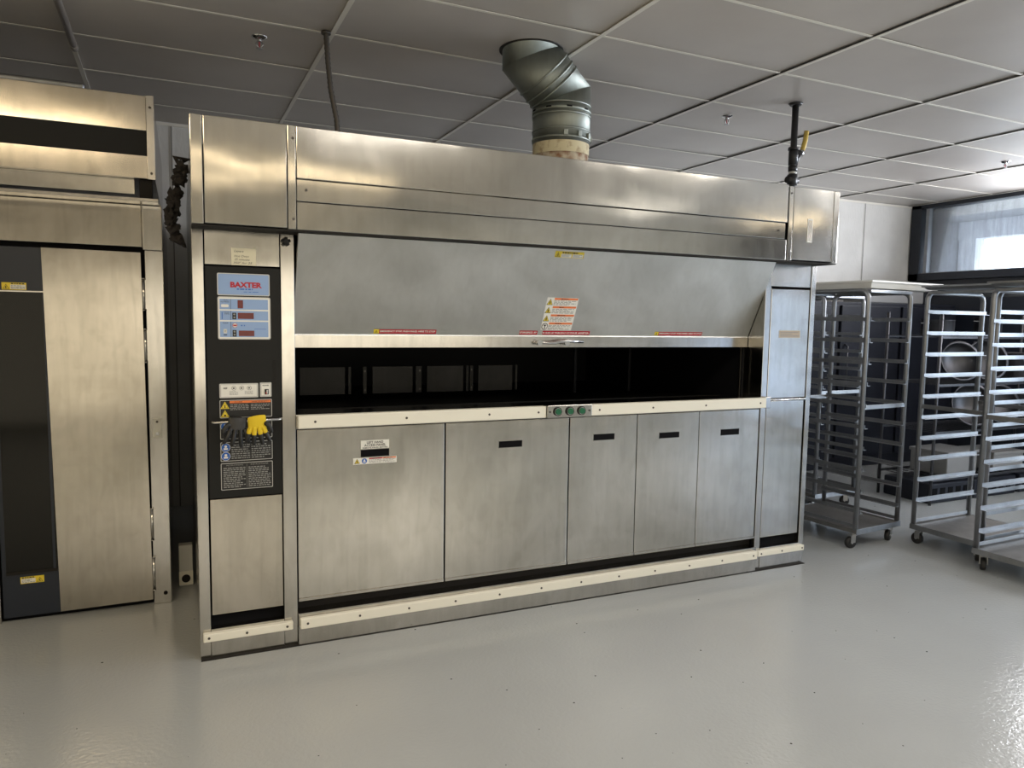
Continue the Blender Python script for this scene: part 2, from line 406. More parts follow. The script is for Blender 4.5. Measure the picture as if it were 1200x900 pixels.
# ceiling: lay-in tiles that sag a little between the tees
def grid_xy(a, c):
    return (math.cos(GYAW)*a - math.sin(GYAW)*c, math.sin(GYAW)*a + math.cos(GYAW)*c)
bm = bmesh.new(); NS = 6
rnd = random.Random(3)
for i in range(-3, 8):
    for j in range(-4, 13):
        x0 = GX + i*1.2192; y1 = GY - j*.6096; y0 = y1-.6096
        if x0 > ROOM_X1+.3 or x0+1.22 < ROOM_X0-.3 or y0 > ROOM_Y1+.2 or y1 < ROOM_Y0-.4: continue
        sag = rnd.uniform(.001, .007); tx, ty = rnd.uniform(-.004, .004), rnd.uniform(-.003, .003)
        V = []
        for p in range(NS+1):
            for q in range(NS+1):
                s, t = p/NS, q/NS
                X, Y = grid_xy(x0+s*1.2192, y0+t*.6096)
                z = CEIL + .008 - sag*math.sin(PI*s)*math.sin(PI*t) + tx*(s-.5) + ty*(t-.5)
                V.append(bm.verts.new((X, Y, z)))
        for p in range(NS):
            for q in range(NS):
                f = bm.faces.new((V[p*(NS+1)+q], V[p*(NS+1)+q+1], V[(p+1)*(NS+1)+q+1], V[(p+1)*(NS+1)+q])); f.smooth = True
me = bpy.data.meshes.new('ceiling'); bm.to_mesh(me); bm.free(); me.materials.append(M['ceil'])
ce = bpy.data.objects.new('ceiling', me); COL.objects.link(ce); struct(ce)
b = MB(); b.box(ROOM_X0-.2, ROOM_X1+.2, ROOM_Y0-.2, ROOM_Y1+.2, CEIL+.05, CEIL+.15, 'tee_d'); struct(b.build('ceiling_deck'))
b = MB()
RZ = Matrix.Rotation(GYAW, 4, 'Z')
for i in range(-3, 9):       # main tees (front to back)
    a = GX + i*1.2192
    if a < ROOM_X1+.1: b.box(a-.012, a+.012, ROOM_Y0-.1, ROOM_Y1+.05, CEIL-.001, CEIL+.003, 'tee', mtx=RZ); b.box(a-.002, a+.002, ROOM_Y0, ROOM_Y1, CEIL, CEIL+.04, 'tee', mtx=RZ)
for j in range(-4, 13):      # cross tees
    c = GY - j*.6096
    if c < ROOM_Y1+.05: b.box(ROOM_X0-.1, ROOM_X1+.1, c-.009, c+.009, CEIL+.001, CEIL+.004, 'tee', mtx=RZ)
struct(b.build('trim_1'))
b = MB()     # black strips painting the shadow band beside the main tees
for i in range(3, 9):
    a = GX + i*1.2192
    if a < ROOM_X1+.1: b.box(a-.026, a-.013, ROOM_Y0-.1, ROOM_Y1+.05, CEIL+.001, CEIL+.003, 'tee_d', mtx=RZ)
struct(b.build('trim_4'))
# back wall with panel seams
b = MB(); b.box(ROOM_X0-.1, ROOM_X1+.1, ROOM_Y1, ROOM_Y1+.1, 0, CEIL+.02, 'wall')
k = 7.23
while k > ROOM_X0: b.box(k-.012, k+.012, ROOM_Y1-.004, ROOM_Y1, 0, CEIL, 'wall'); b.box(k-.004, k+.004, ROOM_Y1-.006, ROOM_Y1, 0, CEIL, 'seam'); k -= 1.2192
b.box(ROOM_X0, ROOM_X1, ROOM_Y1-.012, ROOM_Y1, CEIL-.02, CEIL, 'tee')
struct(b.build('wall_back'))
b = MB(); b.box(ROOM_X0-.1, ROOM_X0, ROOM_Y0, ROOM_Y1, 0, CEIL+.02, 'wall2'); struct(b.build('wall_left'))
b = MB(); b.box(ROOM_X0, ROOM_X1, ROOM_Y0-.1, ROOM_Y0, 0, CEIL+.02, 'wall2'); struct(b.build('wall_front'))
# right wall: storefront, navy lower panel, clerestory glazing above
b = MB()
b.box(ROOM_X1, ROOM_X1+.12, -1.2, ROOM_Y1, 0, 2.05, 'window_frame')
b.box(ROOM_X1, ROOM_X1+.12, ROOM_Y0, -1.2, 0, 2.05, 'wall2')
b.box(ROOM_X1, ROOM_X1+.12, 2.75, ROOM_Y1, 2.05, CEIL+.02, 'wall')
struct(b.build('wall_right'))
win = empty('window_1', (ROOM_X1, 0, 2.05)); struct(win)
b = MB(); F = 'window_frame'
b.box(-.05, .13, ROOM_Y0, 2.845, -.01, .075, F, bev=.004)            # sill rail
b.box(-.05, .13, ROOM_Y0, 2.845, .835, .90, F, bev=.004)              # head rail
for y in (2.765, .45, -1.85, -4.1, -6.15): b.box(-.05, .13, y-.05, y+.08, -.01, .90, F, bev=.004)
b.box(-.015, .06, 2.64, 2.68, .075, .835, 'alu')
b.box(-.02, .05, ROOM_Y0, 2.70, .065, .083, 'alu')
o = b.build('window_frame', win); o['kind'] = 'structure'
o = BX('window_pane', win, .03, .036, ROOM_Y0, 2.72, .07, .84, m='pane'); o['kind'] = 'structure'
# outside: covered walkway with a post, soffit and paving
b = MB(); b.box(8.2, 30, -20, 30, -.12, -.02, 'pave'); struct(b.build('ground_outside'))
b = MB(); b.box(8.2, 10.1, 3.62, 3.8, -.02, 3.2, 'outside'); b.box(8.2, 10.2, -8, 3.62, 2.96, 3.1, 'outside')
b.box(9.98, 10.2, -8, 3.62, 2.72, 2.96, 'outside_w')
struct(b.build('wall_outside'))
b = MB(); b.box(9.98, 10.16, 3.36, 3.60, -.02, 2.75, 'outside_w'); struct(b.build('trim_2'))
WARM, NEUT = (1.0,.80,.52), (1.0,.94,.86)
# unseen ceiling lamps behind the photographer; several added to brighten floor and hood
def troffer(x, y, col, strength):
    t = empty('ceiling_light', (x, y, CEIL), GYAW)
    tag(t, 'recessed rectangular ceiling light behind the camera', 'ceiling light', 'ceiling lights')
    b = MB(); b.box(-.60, .60, -.295, -.28, -.006, .0, 'white'); b.box(-.60, .60, .28, .295, -.006, 0, 'white')
    b.box(-.60, -.585, -.28, .28, -.006, 0, 'white'); b.box(.585, .60, -.28, .28, -.006, 0, 'white'); b.build('frame', t)
    d = mat('lit_diffuser', (.9,.85,.7), .5, emis=col, estr=strength)
    b = MB(); b.box(-.585, .585, -.28, .28, -.004, -.001, d); b.build('diffuser', t)
for ii, jj, col, st in ((0,8,WARM,3.2),(1,8,WARM,3.2),(-2,4,WARM,8),(-1,4,WARM,9),(1,4,NEUT,10),(3,4,NEUT,10),(5,4,NEUT,8),(4,8,NEUT,1.6),(6,8,WARM,3.0)):  # nearer row mostly added for the floor, last two for the hood
    X, Y = grid_xy(GX+(ii+.5)*1.2192, GY-(jj+.5)*.6096); troffer(X, Y, col, st)

# ------------------------------------------------------------------ THE REVOLVING OVEN
oven = empty('revolving_tray_oven', (0,0,0))
tag(oven, 'wide stainless steel revolving tray oven with long dark opening and blue control panel', 'oven')
W = 3.5
# casing around the baking chamber
b = MB()
b.box(.004, .40, .035, 2.2, .002, 2.2, 'gap'); b.box(.0, .004, .03, 2.2, .0, 2.2, 'frame_st')
b.box(3.11, 3.496, .035, 2.2, .002, 2.2, 'gap'); b.box(3.496, 3.5, .03, 2.2, 0, 2.2, 'frame_st')
b.box(.40, 3.11, .165, 2.2, 1.45, 2.2, 'gap'); b.box(.40, 3.11, .05, 2.2, .002, .985, 'toe')
b.box(.40, 3.11, 2.1, 2.2, .985, 1.45, 'gap'); b.box(0, 3.5, .0, 2.2, 2.2, 2.204, 'frame_st')
b.build('casing', oven)
b = MB(); b.box(.402, .408, .14, 2.1, .985, 1.45, 'enamel'); b.box(3.10, 3.109, .17, 2.1, .985, 1.45, 'enamel')
b.box(.408, 3.10, 2.08, 2.099, .985, 1.45, 'enamel'); b.box(.408, 3.10, .14, 2.08, 1.448, 1.452, 'enamel'); b.box(.408,3.10,.16,2.08,.986,.99,'enamel')
b.build('baking_chamber', oven)
IN = steel('sooty_chamber_steel', (.045,.043,.04), .5, .1, 4, .05)  # steel coloured near-black for the shade inside the chamber
for (xa, xb) in ((.55,.80),(.96,1.20),(1.29,1.52),(1.62,1.85)):
    b = MB(); b.box(xa, xb, .84, .85, 1.06, 1.215, IN); b.box(xa-.055, xa-.035, .84, .85, 1.06, 1.215, IN); b.box(xb+.02, xb+.035, .84, .85, 1.06, 1.215, IN)
    for z in (1.08, 1.19): b.cyl((xa-.045,.838,z), (xa-.045,.842,z), .006, m='screw', seg=8)
    b.build('chamber_plate', oven)
b = MB(); b.box(.46, 3.05, .30, .80, 1.015, 1.03, IN, bev=.004); b.box(.46, 3.05, .298, .305, 1.015, 1.05, IN); b.build('baking_tray', oven)
for xh in (2.30, 2.72): b = MB(); b.box(xh, xh+.018, .85, .87, 1.03, 1.44, 'enamel'); b.build('tray_hanger', oven)

def post(name, x0, x1, z0, z1, y0=0.0, y1=.04, m='frame_st'):
    return BX(name, oven, x0, x1, y0, y1, z0, z1, m=m, bev=.002)
# left cabinet
post('corner_post', 0, .0445, 0, 1.86); post('corner_post', .354, .412, 0, 1.86, y1=.16)
BX('upper_panel', oven, .049, .351, .004, .03, 1.712, 1.86, m='steel', bev=.002)
ctrl = BX('control_panel', oven, .049, .352, .002, .03, .708, 1.706, m='ctrl', bev=.003)
BX('lower_panel', oven, .051, .350, .005, .03, .190, .704, m='door_st', bev=.002)
b = MB(); b.box(.045, .353, -.004, .035, 0, .131, 'frame_st', bev=.002); b.build('kick_plate', oven)
def bumper(x0, x1, y0, y1, z0, z1, xs, m='cream'):
    b = MB(); b.box(x0, x1, y0, y1, z0, z1, m, bev=.004)
    for x in xs:
        b.cyl((x, y0-.0015, (z0+z1)/2), (x, y0+.004, (z0+z1)/2), .0055, m='screw', seg=12)
    o = b.build('bumper_strip', oven); return o
bumper(.012, .388, -.030, -.001, .084, .121, (.035,.19,.362))
# right cabinet
post('corner_post', 3.104, 3.146, 0, 1.86, y1=.02); post('corner_post', 3.462, 3.5, 0, 1.86)
b = MB(); b.box(3.108, 3.114, .02, .30, 1.0, 1.86, 'frame_st'); b.box(3.066, 3.074, .15, .16, 1.06, 1.42, IN); b.build('opening_side_plate', oven)
BX('upper_panel', oven, 3.150, 3.458, .004, .03, 1.722, 1.86, m='steel', bev=.002)
dr = BX('upper_door', oven, 3.152, 3.456, .002, .03, 1.052, 1.708, m='steel', bev=.003)
b = MB(); b.tube([(3.13,-.012,1.048),(3.17,-.02,1.046),(3.44,-.02,1.041)], .006, 'chrome', 8)
for x in (3.14, 3.44): b.cyl((x,-.02,1.045),(x,.004,1.045), .005, m='chrome', seg=8)
b.build('latch_bar', oven)
BX('lower_door', oven, 3.152, 3.452, .004, .03, .196, 1.036, m='steel', bev=.003)
BX('kick_plate', oven, 3.147, 3.461, -.004, .035, 0, .134, m='frame_st', bev=.002)
bumper(3.112, 3.482, -.030, -.001, .090, .124, (3.135,3.30,3.465))
s = Sticker(); s.rect(0,0,.17,.046,'plate',0); s.rect(.003,.003,.167,.043,'sign',1); s.greek(.01,.006,.16,.04,3,'greyink',2,.45,4); s.build('data_plate', dr, wall_map(3.222,.002,1.416))

# hood
def hood(name, x0, x1, z0, z1, y0=-.14, m='hood', bev=.003): return BX(name, oven, x0, x1, y0, .03, z0, z1, m=m, bev=bev)
hood('hood_trim', 0, .0455, 1.862, 2.288); hood('hood_door', .049, .367, 1.866, 2.288); hood('hood_trim', .370, .404, 1.862, 2.288)
hood('hood_band', .406, 3.108, 2.074, 2.286); hood('hood_band', .406, 3.100, 1.981, 2.071, y0=-.136); hood('hood_band', .406, 3.108, 1.862, 1.978)
hood('hood_trim', 3.118, 3.149, 1.862, 2.280); hd = hood('hood_door', 3.152, 3.460, 1.868, 2.280); hood('hood_trim', 3.463, 3.506, 1.864, 2.280)
b = MB(); b.box(3.262, 3.300, -.1425, -.139, 1.972, 2.106, 'white', bev=.001); b.box(3.267, 3.295, -.1432, -.139, 1.980, 2.098, 'steel'); o = b.build('finger_slot', hd)
for x, z in ((.392,2.235),(.392,1.905),(3.132,2.24),(3.135,1.90),(.445,2.028),(3.05,2.028)):
    b = MB(); b.cyl((x,-.1425,z),(x,-.135,z), .0055, m='screw', seg=12); b.build('hood_screw', oven)
b = MB(); b.box(0, 3.506, -.137, .02, 1.855, 1.861, 'toe'); b.build('hood_underside', oven)  # underside coloured near-black to stand for the hood's shadow

# slanted canopy door and its lip
YT, ZT, YB, ZB = -.078, 1.868, .136, 1.419
def canopy_y(z): return YB + (YT-YB)*(z-ZB)/(ZT-ZB)
bm = bmesh.new()
prof = [(YT, ZT), (YB, ZB), (YB-.002, ZB-.006), (YB, 1.356), (YB+.03, 1.356), (YB+.03, 1.44), (YT+.03, ZT)]
L_ = [bm.verts.new((.422, y, z)) for y, z in prof]; R_ = [bm.verts.new((3.104, y, z)) for y, z in prof]
n = len(prof)
for k in range(n): bm.faces.new((L_[k], L_[(k+1) % n], R_[(k+1) % n], R_[k]))
bm.faces.new(L_[::-1]); bm.faces.new(R_); bmesh.ops.recalc_face_normals(bm, faces=bm.faces[:])
me = bpy.data.meshes.new('canopy_door'); bm.to_mesh(me); bm.free(); me.materials.append(M['canopy']); me.materials.append(M['frame_st'])
for p in me.polygons:
    if p.center.z < ZB-.003: p.material_index = 1
canopy = bpy.data.objects.new('canopy_door', me); COL.objects.link(canopy); canopy.parent = oven
def canopy_map(x, z):
    sl = math.hypot(YT-YB, ZT-ZB); nv = Vector((0, -(ZT-ZB)/sl, -(YB-YT)/sl))
    return lambda u, v, w: Vector((x+u, canopy_y(z+v), z+v)) + nv*w
b = MB()
YL = YB-.002
b.tube([(1.665,YL-.03,1.384),(1.73,YL-.03,1.380),(1.765,YL-.03,1.381),(1.80,YL-.03,1.388),(1.85,YL-.03,1.390),(1.935,YL-.03,1.385)], [.008,.007,.009,.010,.010,.006], 'chrome', 10)
for x in (1.672, 1.835): b.cyl((x,YL-.032,1.380),(x,YL+.004,1.380), .011, m='chrome', seg=12); b.cyl((x,YL-.038,1.380),(x,YL-.03,1.380), .015, .010, m='chrome', seg=12)
b.build('door_handle', canopy)
# red emergency stop strips
def strip(x0, wd, txt, tri):
    s = Sticker(); s.rect(0, 0, wd, .021, 'red', 0)
    u = .004
    if tri: s.rect(0,0,.026,.021,'yellow',1); s.warn(.013,.0095,.0085,2); u = .031
    s.text(txt, u, .006, wd-.006, .0165, 'white', 1, .03)
    s.build('warning_strip', canopy, canopy_map(x0, 1.4235))
strip(.795, .315, 'EMERGENCY STOP, PUSH PANEL HERE TO STOP', True)
strip(1.565, .105, "D'URGENCE. AP", False)
strip(1.70, .288, 'R SUR LE TABLEAU ICI POUR ARRÊTER', False)
strip(2.415, .335, 'EMERGENCY STOP, PUSH PANEL HERE TO STOP', True)
# block of four warnings
s = Sticker(); WW, HH = .185, .170
s.rect(0, 0, WW, HH, 'white', 0)
for k in range(4):
    v = HH - (k+1)*HH/4
    s.rect(.042, v+.031, WW-.004, v+.041, 'orange', 1); s.greek(.08, v+.034, .125, v+.038, 1, 'black', 2, 1, k)
    s.greek(.042, v+.003, WW-.012, v+.029, 4, 'greyink', 1, .5, k+9, .02)
    if k < 3: s.warn(.02, v+.019, .018, 1)
    else: s.disc(.021, v+.02, .018, 'black', 1); s.disc(.021, v+.02, .0145, 'white', 2); s.rect(.0185, v+.008, .0235, v+.03, 'black', 3); s.rect(.013, v+.024, .029, v+.029, 'black', 3)
s.build('warning_block', canopy, canopy_map(1.683, 1.448))
s = Sticker(); s.rect(0,0,.165,.030,'yellow',0); s.rect(.036,.002,.094,.018,'white',1); s.rect(.100,.002,.160,.018,'white',1); s.greek(.04,.020,.155,.028,1,'black',1,.8,3)
s.greek(.039,.004,.092,.017,3,'greyink',2,.5,5,.008); s.greek(.103,.004,.157,.017,3,'greyink',2,.5,6,.008); s.warn(.017,.013,.0135,1)
s.build('warning_label', canopy, canopy_map(1.668, 1.816))

# counter with cream bumper and the push buttons
b = MB(); b.box(.412, 3.106, -.004, .16, .995, 1.060, 'frame_st', bev=.002); b.build('counter_sill', oven)
b = MB(); b.box(3.108, 3.150, -.034, .01, .998, 1.066, 'frame_st', bev=.003); b.build('sill_end_cap', oven)
bumper(.416, 1.645, -.045, -.005, 1.003, 1.062, (.49,.91,1.33,1.60)); bumper(1.912, 3.106, -.045, -.005, 1.003, 1.062, (1.96,2.30,2.66,3.06))
b = MB(); b.box(1.648, 1.909, -.052, -.005, 1.001, 1.066, 'frame_st', bev=.003)
for x in (1.662, 1.893): b.cyl((x,-.0545,1.033),(x,-.05,1.033), .005, m='screw', seg=12)
bb = b.build('button_box', oven)
for x in (1.705, 1.776, 1.845):
    b = MB(); b.cyl((x,-.060,1.034),(x,-.05,1.034), .0225, m='toe', seg=24); b.cyl((x,-.0605,1.034),(x,-.0598,1.034), .019, m='chrome', seg=24); b.cyl((x,-.066,1.034),(x,-.058,1.034), .0155, .017, m='green', seg=24)
    b.build('push_button', bb)

# lower access panels
cuts = [(.417,1.114),(1.121,1.804),(1.811,2.230),(2.235,2.654),(2.658,3.098)]
names = ['dented steel access panel with white label', None, None, None, None]
slots = [(.704,.838,.851,.885),(1.404,1.532,.854,.887),(1.956,2.085,.862,.895),(2.381,2.515,.851,.883),(2.814,2.947,.846,.881)]
panels = []
for k, (xa, xb) in enumerate(cuts):
    b = MB(); b.box(xa, xb, .002, .03, .206, .992, 'panel', bev=.003)
    b.box(xa, xb, -.003, .02, .200, .214, 'frame_st', bev=.002)
    p = b.build('access_panel', oven); panels.append(p)
    xa, xb, za, zb = slots[k]
    b = MB(); b.box(xa, xb, -.0005, .002, za, zb, 'gap'); b.box(xa-.003, xb+.003, -.0015, .002, zb, zb+.003, 'frame_st'); b.box(xa-.003, xb+.003, -.0015, .002, za-.003, za, 'frame_st')
    b.build('grip_slot', p)
panels[0]['label'] = names[0]
s = Sticker(); s.rect(0,0,.134,.042,'white',0); s.text('LEFT HAND', .028,.027,.106,.038,'black',1,.02); s.text('ACCESS PANEL', .016,.013,.118,.025,'black',1,.02)
s.text('REMOVE PANEL BEFORE', .008,.004,.126,.010,'black',1,.02)
s.build('printed_label', panels[0], wall_map(.704,.002,.886))
s = Sticker(); s.rect(0,0,.207,.030,'white',0); s.warn(.018,.014,.013,1); s.safety(.052,.015,.0135,1)
s.rect(.074,.022,.137,.028,'red',1); s.rect(.139,.022,.203,.028,'orange',1); s.greek(.09,.0235,.125,.0265,1,'black',2,.9,2); s.greek(.145,.0235,.2,.0265,1,'black',2,.9,3)
s.greek(.074,.003,.135,.021,3,'greyink',1,.5,4,.01); s.greek(.139,.003,.2,.021,3,'greyink',1,.5,5,.01)
s.build('warning_label', panels[0], wall_map(.668,.002,.817))
# base rail
b = MB(); b.box(.413, 3.102, -.020, .05, .0, .150, 'frame_st', bev=.002); b.build('kick_plate', oven)
bumper(.418, 3.088, -.048, -.021, .086, .134, [.45+.237*k for k in range(12)])
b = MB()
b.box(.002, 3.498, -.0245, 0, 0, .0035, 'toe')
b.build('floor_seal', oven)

# control panel faces
s = Sticker(); s.rrect(0,0,.212,.094,.006,'silver',0); s.rrect(.004,.004,.208,.090,.005,'blue',1); s.rrect(.006,.006,.206,.088,.004,'lblue',2)
s.text('BAXTER', .052,.034,.180,.058,'red',3,.05); s.greek(.078,.024,.182,.031,1,'sblue',3,.75,8,.016); s.greek(.105,.013,.165,.019,1,'sblue',3,.35,9,.02)
s.build('brand_plate', ctrl, wall_map(.096,.0016,1.584))
s = Sticker(); s.rrect(0,0,.214,.182,.008,'silver',0); s.rrect(.004,.004,.210,.178,.006,'white',1)
for v0, v1 in ((.128,.172),(.082,.122),(.010,.076)):
    s.rect(.008, v0, .051, v1, 'lblue', 2); s.rect(.0525, v0, .204, v1, 'lblue', 2); s.rect(.051, v0, .0525, v1, 'black', 3)
s.rect(.080,.133,.102,.168,'dred',3); s.rect(.080,.088,.145,.114,'dred',3); s.rect(.083,.014,.146,.038,'dred',3)
for v in (.088, .014):
    s.rect(.058, v-.002, .074, v+.026, 'black', 3); s.disc(.066, v+.006, .004, 'greyink', 4, 8); s.disc(.066, v+.019, .004, 'greyink', 4, 8)
s.disc(.068,.060,.010,'red',3); s.disc(.068,.060,.0085,'white',4); s.rect(.061,.057,.075,.063,'red',5)
s.rect(.092,.057,.098,.062,'sblue',3); s.rect(.104,.057,.108,.062,'sblue',3); s.rect(.146,.044,.196,.0455,'sblue',3)
s.text('TRAY', .022,.164,.044,.169,'black',3); s.text('NUMBER', .013,.157,.046,.162,'black',3); s.rrect(.014,.137,.044,.149,.004,'white',3)
s.text('COOK', .024,.113,.046,.118,'black',3); s.text('TIME', .026,.106,.046,.111,'black',3); s.rect(.016,.086,.019,.116,'sblue',3)
s.text('TEMP', .018,.067,.042,.072,'black',3); s.rrect(.022,.026,.036,.044,.003,'plate',3); s.rect(.027,.034,.031,.037,'black',4); s.rect(.022,.017,.036,.021,'black',3)
s.build('display_plate', ctrl, wall_map(.096,.0016,1.397))
s = Sticker(); s.rrect(0,0,.158,.062,.004,'silver',0); s.rrect(.005,.004,.153,.058,.003,'plate',1); s.rect(.007,.006,.151,.056,'white',2)
s.text('NSF', .016,.038,.032,.046,'black',3,.03)
for u in (.058, .090, .121):
    s.disc(u,.042,.0095,'greyink',3); s.disc(u,.042,.0075,'white',4); s.rect(u-.004,.039,u+.003,.045,'black',5)
s.greek(.040,.012,.075,.030,4,'greyink',3,.4,3,.008); s.greek(.102,.014,.137,.030,4,'greyink',3,.4,4,.008)
s.build('rating_plate', ctrl, wall_map(.097,.0016,1.145))
s = Sticker(); s.rrect(0,0,.048,.063,.003,'silver',0); s.rect(.006,.006,.042,.057,'white',1); s.text('POWER', .011,.047,.037,.053,'black',2,.02); s.rect(.019,.010,.036,.034,'black',2); s.rect(.024,.012,.031,.022,'red',3)
sw = s.build('power_plate', ctrl, wall_map(.262,.0016,1.146))
b = MB(); b.box(.288, .293, -.014, .002, 1.160, 1.178, 'chrome', bev=.001); b.build('toggle_switch', sw)
def dark_plate(z, h, seed, kind):
    s = Sticker(); s.rrect(0,0,.214,h,.004,'silver',0); s.rrect(.0025,.0025,.2115,h-.0025,.003,'black',1)
    if kind == 'danger':
        s.rect(.040,h-.014,.209,h-.004,'orange',2); s.text('DANGER', .060,h-.0115,.092,h-.0065,'black',3); s.text('AVERTISSEMENT', .130,h-.0115,.200,h-.0065,'black',3)
        s.tri(.021,h-.023,.018,'yellow',2); s.tri(.021,h-.023,.014,'black',3); s.tri(.021,h-.023,.012,'yellow',4); s.rect(.019,h-.034,.023,h-.020,'black',5)
        s.tri(.021,.018,.018,'yellow',2); s.tri(.021,.018,.014,'black',3); s.tri(.021,.018,.012,'yellow',4); s.disc(.021,.012,.004,'black',5,8)
        s.greek(.042,h*.42,.118,h-.018,4,'greyink',2,.45,seed,.012); s.greek(.126,h*.42,.205,h-.018,4,'greyink',2,.45,seed+1,.012)
    elif kind == 'blue2':
        s.safety(.021,h*.72,.019,2); s.safety(.021,h*.27,.019,2)
        s.greek(.044,.008,.120,h-.010,7,'greyink',2,.45,seed,.012); s.greek(.126,.008,.205,h-.010,7,'greyink',2,.45,seed+1,.012)
    elif kind == 'blue1':
        s.safety(.021,h*.70,.019,2); s.greek(.044,.02,.120,h-.010,5,'greyink',2,.45,seed,.012); s.greek(.126,.02,.205,h-.010,5,'greyink',2,.45,seed+1,.012)
    else:
        s.text('INSTRUCTIONS', .022,h-.013,.090,h-.007,'greyink',2); s.text('INSTRUCTIONS', .122,h-.013,.195,h-.007,'greyink',2)
        s.rect(.105,.008,.106,h-.008,'greyink',2)
        s.greek(.010,.008,.100,h-.018,11,'greyink',2,.45,seed,.012); s.greek(.112,.008,.206,h-.018,11,'greyink',2,.45,seed+1,.012)
    s.build('instruction_plate', ctrl, wall_map(.097,.0016,z))
dark_plate(1.058, .078, 11, 'danger'); dark_plate(.966, .080, 13, 'blue1'); dark_plate(.869, .084, 15, 'blue2'); dark_plate(.743, .118, 17, 'text')
b = MB()
for k in range(11): b.box(.318, .334, -.0005, .003, 1.205+k*.010, 1.209+k*.010, 'toe')
b.build('speaker_slots', ctrl)
b = MB(); b.tube([(.067,.0,1.046),(.067,-.035,1.046),(.075,-.045,1.046),(.335,-.045,1.050),(.345,-.035,1.050),(.352,.0,1.050)], .0055, 'chrome', 10)
b.build('grab_bar', oven)
# star knob on the post
b = MB()
for k in range(5):
    a = 2*PI*k/5+.3; b.cyl((.376,-.018,1.822),(.376+.019*math.cos(a),-.018,1.822+.019*math.sin(a)), .008, .007, 'rubber', 10)
b.cyl((.376,-.026,1.822),(.376,.0,1.822), .010, m='rubber', seg=14); b.build('star_knob', oven)

# handwritten note taped on the steel
s = Sticker(); s.rect(0,0,.100,.073,'paper',0)
s.text('Layers', .012,.052,.050,.064,'ink',1,0,.3); s.text('Hot Oven', .012,.034,.070,.043,'ink',1,0,.3); s.text('25 minutes', .012,.020,.074,.029,'ink',1,0,.3); s.text('350° for 25', .008,.006,.084,.015,'ink',1,0,.3)
note = s.build('handwritten_note', None, lambda u, v, w: Vector((u, -w, v))); note.location = (.154, .0035, 1.713)
tag(note, 'small handwritten paper note taped above the blue control panel', 'note')

# ------------------------------------------------------------------ gloves over the bar
def glove(name, loc, rz, tilt, label, yellow, spread, mirror=1, slump=1.0):
    root = empty(name, loc, 0); root.rotation_euler = (0, tilt, rz)
    tag(root, label, 'glove', None)
    def skin(nm, verts, edges, radii, m, rootv=0):
        me = bpy.data.meshes.new(nm); me.from_pydata([(x*mirror, y, z) for x, y, z in verts], edges, []); me.materials.append(m)
        o = bpy.data.objects.new(nm, me); COL.objects.link(o); o.parent = root
        md = o.modifiers.new('skin', 'SKIN'); md.use_smooth_shade = True
        for k, sv in enumerate(me.skin_vertices[0].data):
            r = radii[k]; sv.radius = r if isinstance(r, tuple) else (r, r); sv.use_root = (k == rootv)
        sb = o.modifiers.new('sub', 'SUBSURF'); sb.levels = 2; sb.render_levels = 2
        return o
    by = M['glove_y'] if yellow else M['glove_b']
    # palm and cuff fold over the bar, fingers hang down
    V = [(0,0,.0),(0,.016,-.014),(.002,-.006,.012),(.002,-.017,-.012),(.002,-.019,-.040)]
    E = [(1,0),(0,2),(2,3),(3,4)]
    skin('palm', V, E, [(.040,.010),(.034,.008),(.041,.009),(.041,.011),(.040,.012)], by, 3)
    fx = [-.033,-.012,.011,.031]; fl = [.050,.066,.064,.056]
    for k in range(4):
        a = (k-1.5)*spread; l = fl[k]*slump
        x0, z0 = fx[k], -.045
        P = [(x0*.8, -.019, z0+.016), (x0, -.020, z0), (x0+math.sin(a)*l*.5, -.026, z0-math.cos(a)*l*.5), (x0+math.sin(a*1.3)*l, -.020, z0-math.cos(a)*l)]
        Ed = [(0,1),(1,2),(2,3)]
        f = skin('finger', P, Ed, [.011,.0105,.0100,.0085], M['glove_b'])
        if yellow:
            # knit base of the finger above the black dip
            Q = [(x0*.7, -.0205, z0+.020), (x0*.98, -.0215, z0), (x0+math.sin(a)*l*.35, -.0265, z0-math.cos(a)*l*.35)]
            skin('finger_knit', Q, [(0,1),(1,2)], [.0120,.0116,.0106], M['glove_y'])
    # thumb leaves the side of the palm
    T = [(.030,-.018,-.012),(.046,-.020,-.024),(.056,-.024,-.046),(.056,-.022,-.064)]
    skin('thumb', T, [(0,1),(1,2),(2,3)], [.012,.0115,.0105,.009], M['glove_b'])
    return root
glove('work_glove', (.166,-.047,1.052), .05, .10, 'black rubber-coated work glove hanging left on the chrome bar', False, .20, -1, 1.05)
glove('work_glove', (.240,-.052,1.055), -.05, -.06, 'yellow knit work glove with black fingers, right on the chrome bar', True, .17, 1, 1.0)

# ------------------------------------------------------------------ flue duct
DX, DY, DR = 1.877, .30, .157
duct = empty('flue_duct', (DX, DY, 2.204)); tag(duct, 'galvanised round flue duct rising with an offset elbow from the oven roof', 'duct')
Z = lambda z: z-2.204
def dcyl(name, za, zb, r=DR, m='galv', off=(0,0)):
    b = MB(); b.cyl((off[0],0,Z(za)), (off[0],0,Z(zb)), r, m=m, seg=48); return b.build(name, duct)
dcyl('base_ring', 2.2045, 2.475, DR-.006, 'rust')
b = MB(); b.cyl((0,0,Z(2.395)),(0,0,Z(2.455)), DR-.002, m='seal', seg=48, caps=False); b.build('sealant_band', duct)
